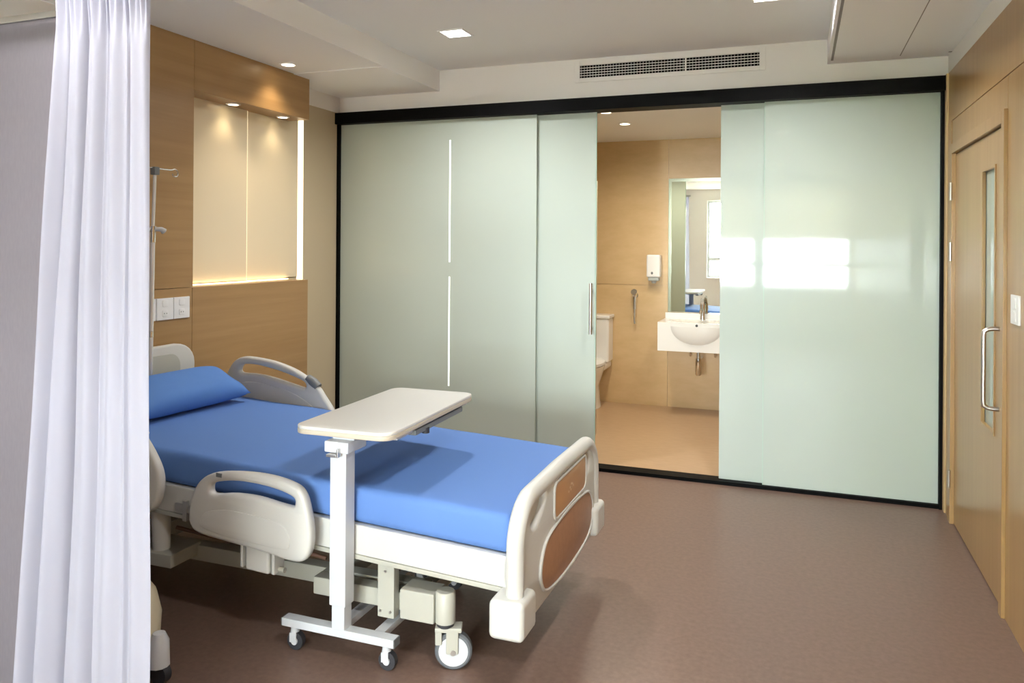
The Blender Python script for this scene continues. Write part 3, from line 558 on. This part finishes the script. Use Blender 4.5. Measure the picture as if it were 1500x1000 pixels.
castor(-1.165, 2.485, 0.3, math.radians(20)); castor(-1.165, 3.25, 0.3, 0.6); castor(-2.74, 2.46, 0.3, 0.4); castor(-2.74, 3.22, 0.3, 0.2)
# mattress and pillow
mt = root('mattress', (-1.95, 2.84, 0.47), label='mattress in a smooth bright blue fitted sheet on the hospital bed', cat='mattress')
def matt():
    bm = bmesh.new(); bm_box(bm, -2.89, -0.888, BYN + 0.006, BYF - 0.006, 0.4695, 0.600, bev=0.028, seg=4)
    bmesh.ops.subdivide_edges(bm, edges=[e for e in bm.edges if e.calc_length() > 0.3], cuts=24, use_grid_fill=True)
    for v in bm.verts:
        p = v.co
        if p.z > 0.52: p.z += 0.004 * noise.noise(Vector((p.x * 3, p.y * 3, 0)))
        if abs(p.y - 2.845) > 0.45: p.y += 0.006 * noise.noise(Vector((p.x * 5, 0, p.z * 14)))
        v.co = T(p)
    bmesh.ops.triangulate(bm, faces=[f for f in bm.faces if len(f.verts) > 4])
    me = bpy.data.meshes.new('sheet'); bm.to_mesh(me); bm.free(); return finish('fitted_sheet', me, SHEET, mt, smooth=True)
matt()
def pillow():
    n = 28; bm = bmesh.new(); a, b = 0.35, 0.135
    rot = Matrix.Rotation(math.radians(-4), 3, 'Z'); cen = Vector((-2.838, 2.985, 0.768)); lean = Matrix.Rotation(math.radians(24), 3, 'Y')
    tops = {}
    def P(u, v, s):
        h = 0.075 * max((1 - u ** 4) * (1 - v ** 4), 0) ** 0.55
        x = b * v * (1 - 0.07 * (1 - v * v) * 0 - 0.06 * (1 - u * u)); y = a * u * (1 - 0.05 * (1 - v * v))
        z = s * h * (1.0 if s > 0 else 0.75) + 0.003 * noise.noise(Vector((u * 3, v * 3, s)))
        w = rot @ (lean @ Vector((x, y, z))); return cen + w
    for s in (1, -1):
        g = []
        for j in range(n + 1):
            row = []
            for i in range(n + 1):
                u, v = -1 + 2 * i / n, -1 + 2 * j / n
                if i in (0, n) or j in (0, n):
                    if (i, j) not in tops: tops[(i, j)] = bm.verts.new(P(u, v, 0))
                    row.append(tops[(i, j)])
                else: row.append(bm.verts.new(P(u, v, s)))
            g.append(row)
        for j in range(n):
            for i in range(n):
                q = (g[j][i], g[j][i + 1], g[j + 1][i + 1], g[j + 1][i]); bm.faces.new(q if s > 0 else q[::-1])
    bmesh.ops.recalc_face_normals(bm, faces=bm.faces)
    me = bpy.data.meshes.new('pillow'); bm.to_mesh(me); bm.free()
    for p in me.polygons: p.use_smooth = True
    me.materials.append(PILLOWM)
    o = bpy.data.objects.new('pillow', me); COL.objects.link(o); return tag(o, 'plump blue pillow lying at the head of the bed', 'pillow')
pillow()
# ================================================================== OVERBED TABLE
ot = root('overbed_table', (-1.54, 2.41, 0), label='pale overbed table on a white column reaching across the bed', cat='table')
rz = math.radians(1.5)
def RT(p):
    c, s = math.cos(rz), math.sin(rz); x, y = p.x + 1.535, p.y - 2.38
    return Vector((-1.535 + x * c - y * s, 2.38 + x * s + y * c, p.z))
tt = plate('table_top', [rrect(-1.733, -1.335, 2.372, 3.183, 0.052)], XY(0.8285), 0.013, TABLET, ot, bev=0.004, fn=RT)
plate('edge_band', [rrect(-1.7335, -1.3345, 2.3715, 3.1835, 0.0525)], XY(0.8145), 0.017, TEDGE, tt, bev=0.003, fn=RT)
box('slide_rail', -1.380, -1.343, 2.60, 3.06, 0.776, 0.798, GREYP, ot, bev=0.004, fn=RT)
box('support_channel', -1.58, -1.49, 2.40, 3.05, 0.792, 0.806, WSTEEL, ot, bev=0.003, fn=RT)
box('slide_bracket', -1.43, -1.355, 2.47, 2.60, 0.788, 0.806, WSTEEL, ot, bev=0.003, fn=RT)
box('slide_stop', -1.385, -1.352, 3.09, 3.135, 0.794, 0.806, WSTEEL, ot, bev=0.003, fn=RT)
cyl('slide_knob', (-1.350, 2.70, 0.775), (0, 0, 1), 0.015, 0.02, DARK, ot, fn=RT)
box('column', -1.575, -1.508, 2.375, 2.436, 0.20, 0.792, WSTEEL, ot, bev=0.004)
box('column_foot', -1.568, -1.515, 2.381, 2.431, 0.112, 0.21, WSTEEL, ot, bev=0.003)
hd = box('column_head', -1.592, -1.492, 2.362, 2.49, 0.752, 0.793, WSTEEL, ot, bev=0.006)
box('release_lever', -1.572, -1.530, 2.344, 2.368, 0.741, 0.751, BRUSHED, hd, bev=0.002)
box('lever_tab', -1.5295, -1.522, 2.344, 2.368, 0.741, 0.772, BRUSHED, hd, bev=0.002)
fbm = box('base_beam', -1.785, -1.318, 2.384, 2.428, 0.085, 0.115, WSTEEL, ot, bev=0.003)
box('beam_end_cap', -1.3185, -1.315, 2.385, 2.427, 0.086, 0.114, GREYP, fbm)
box('beam_end_cap', -1.788, -1.7845, 2.385, 2.427, 0.086, 0.114, GREYP, fbm)
for x in (-1.56, -1.40): box('base_arm', x - 0.02, x + 0.02, 2.429, 3.10, 0.087, 0.113, WSTEEL, ot, bev=0.003)
def small_castor(x, y):
    c = tube('castor', [(x, y, 0.055), (x, y, 0.086)], [0.018, 0.014], WSTEEL, ot)
    for sy in (-1, 1): box('fork', x - 0.014, x + 0.014, y + sy * 0.0145 - 0.0015, y + sy * 0.0145 + 0.0015, 0.028, 0.062, WSTEEL, c)
    cyl('wheel', (x + 0.006, y, 0.033), (0, 1, 0), 0.033, 0.022, DARK, c, seg=20); cyl('hub', (x + 0.006, y, 0.033), (0, 1, 0), 0.013, 0.034, WSTEEL, c, seg=12)
for x, y in ((-1.74, 2.405), (-1.355, 2.405), (-1.56, 3.07), (-1.40, 3.07)): small_castor(x, y)
# ================================================================== DRIP POLE
iv = root('drip_pole', (-3.0, 2.96, 0.49), label='chrome drip pole with hooks standing at the bed head', cat='pole')
tube('pole', [(-3.002, 2.953, 0.49), (-3.002, 2.957, 1.0), (-3.002, 2.966, 1.56)], 0.0125, PSTEEL, iv)
tube('inner_pole', [(-3.002, 2.966, 1.56), (-3.002, 2.978, 1.855)], 0.0085, PSTEEL, iv)
hdp = box('pole_head', -3.018, -2.986, 2.962, 2.994, 1.835, 1.875, GREYP, iv, bev=0.004)
for s in (1, -1):
    pts = [(-3.002, 2.978, 1.868), (-3.002, 2.978 + s * 0.10, 1.868), (-3.002, 2.978 + s * 0.128, 1.875), (-3.002, 2.978 + s * 0.150, 1.862), (-3.002, 2.978 + s * 0.145, 1.840), (-3.002, 2.978 + s * 0.122, 1.838), (-3.002, 2.978 + s * 0.115, 1.852)]
    tube('hook', pts, 0.004, CHROME, hdp, seg=8, sm=3)
col_ = tube('clamp_collar', [(-3.002, 2.964, 1.50), (-3.002, 2.966, 1.58)], 0.016, CHROME, iv)
tube('clamp_knob', [(-2.989, 2.966, 1.565), (-2.974, 2.993, 1.565), (-2.972, 3.008, 1.555)], [0.010, 0.012, 0.016], mat('clear grey plastic', (0.5, 0.5, 0.48), 0.2), col_)
tube('clamp_lever', [(-3.002, 2.957, 1.575), (-3.000, 2.933, 1.55), (-3.000, 2.930, 1.50)], [0.006, 0.006, 0.004], CHROME, col_)
tube('lower_collar', [(-3.002, 2.957, 1.03), (-3.002, 2.957, 1.06)], 0.014, CHROME, iv)
# ================================================================== CURTAIN, PARTITION, CART
pp = root('partition_panel', (-2.5, 1.81, 0), label='flat grey fabric partition panel behind the white curtain at the left', cat='partition')
box('fabric_panel', XL + 0.012, -1.90, 1.80, 1.825, 0.02, 2.215, GREYF, pp)
box('panel_rail', XL + 0.012, -1.90, 1.793, 1.832, 2.215, 2.237, ALU, pp, bev=0.003)
box('panel_base', XL + 0.012, -1.90, 1.79, 1.835, 0.0, 0.025, ALU, pp)
pc = root('privacy_curtain', (-1.9, 1.65, 0.03), label='gathered white privacy curtain hanging in the left foreground', cat='curtain')
def curtain():
    ns, nz = 240, 60; bm = bmesh.new(); g = []
    for j in range(nz + 1):
        z = 0.03 + (2.30 - 0.03) * j / nz; h = j / nz; row = []
        xl = -2.20 + (2.20 - 2.03) * min(h / 0.93, 1.0) ** 0.9; xr = -1.688 + 0.006 * math.sin(h * 5)
        for i in range(ns + 1):
            s = i / ns; x = xl + (xr - xl) * s
            amp = 0.018 + 0.026 * (1 - h)
            ph = 2 * math.pi * (5.2 * s + 0.35 * math.sin(3.1 * s + 0.7) + 0.12 * h)
            y = 1.65 + amp * math.sin(ph) * (0.55 + 0.45 * math.sin(5 * s + 1.0)) + 0.006 * math.sin(2.3 * ph + 2 * h) + 0.010 * noise.noise(Vector((s * 6, h * 3, 0)))
            t_ = max(0, (h - 0.9) / 0.1); y += t_ * 0.02 * math.sin(2 * math.pi * 26 * s)
            row.append(bm.verts.new((x + 0.012 * math.cos(ph) * (1 - 0.4 * h), y, z)))
        g.append(row)
    for j in range(nz):
        for i in range(ns): bm.faces.new((g[j][i], g[j][i + 1], g[j + 1][i + 1], g[j + 1][i]))
    r = bmesh.ops.solidify(bm, geom=bm.faces[:], thickness=0.0015)
    me = bpy.data.meshes.new('drape'); bm.to_mesh(me); bm.free(); o = finish('drape', me, CURT, pc)
    for p in me.polygons: p.use_smooth = True
curtain()
box('curtain_track', XL + 0.012, -1.66, 1.638, 1.662, 2.305, 2.33, ALU, pc)
for x in (-2.9, -1.75): tube('track_hanger', [(x, 1.65, 2.33), (x, 1.65, 2.605 if x < -2.43 else 2.75)], 0.005, ALU, pc, seg=8)
for k in range(9): tube('glider_hook', [(-2.04 + k * 0.043, 1.65, 2.31), (-2.04 + k * 0.043, 1.65, 2.28)], 0.004, WSTEEL, pc, seg=6)
ct = root('wheeled_cart', (-2.25, 2.03, 0), label='low cream wheeled cart base with white castor peeking past the curtain', cat='cart')
loft('cart_base', [(-2.27, 2.03, 0.17, 0.13, 0.075), (-2.27, 2.03, 0.205, 0.16, 0.10), (-2.27, 2.03, 0.212, 0.165, 0.20), (-2.27, 2.03, 0.195, 0.15, 0.27), (-2.27, 2.03, 0.15, 0.115, 0.325), (-2.27, 2.03, 0.08, 0.06, 0.345)], CART, ct)
tube('cart_post', [(-2.34, 2.03, 0.33), (-2.34, 2.03, 0.85)], 0.03, WSTEEL, ct)
box('cart_tray', -2.58, -2.26, 1.90, 2.16, 0.85, 0.88, CART, ct, bev=0.012)
def cart_castor(x, y):
    c = tube('castor', [(x, y, 0.17), (x, y, 0.14), (x, y, 0.06)], [0.02, 0.034, 0.036], WSTEEL, ct)
    cyl('wheel', (x + 0.008, y, 0.034), (0, 1, 0), 0.034, 0.03, DARK, c, seg=24)
for x, y in ((-2.035, 2.05), (-2.30, 1.88), (-2.48, 2.05), (-2.30, 2.19)): cart_castor(x, y)
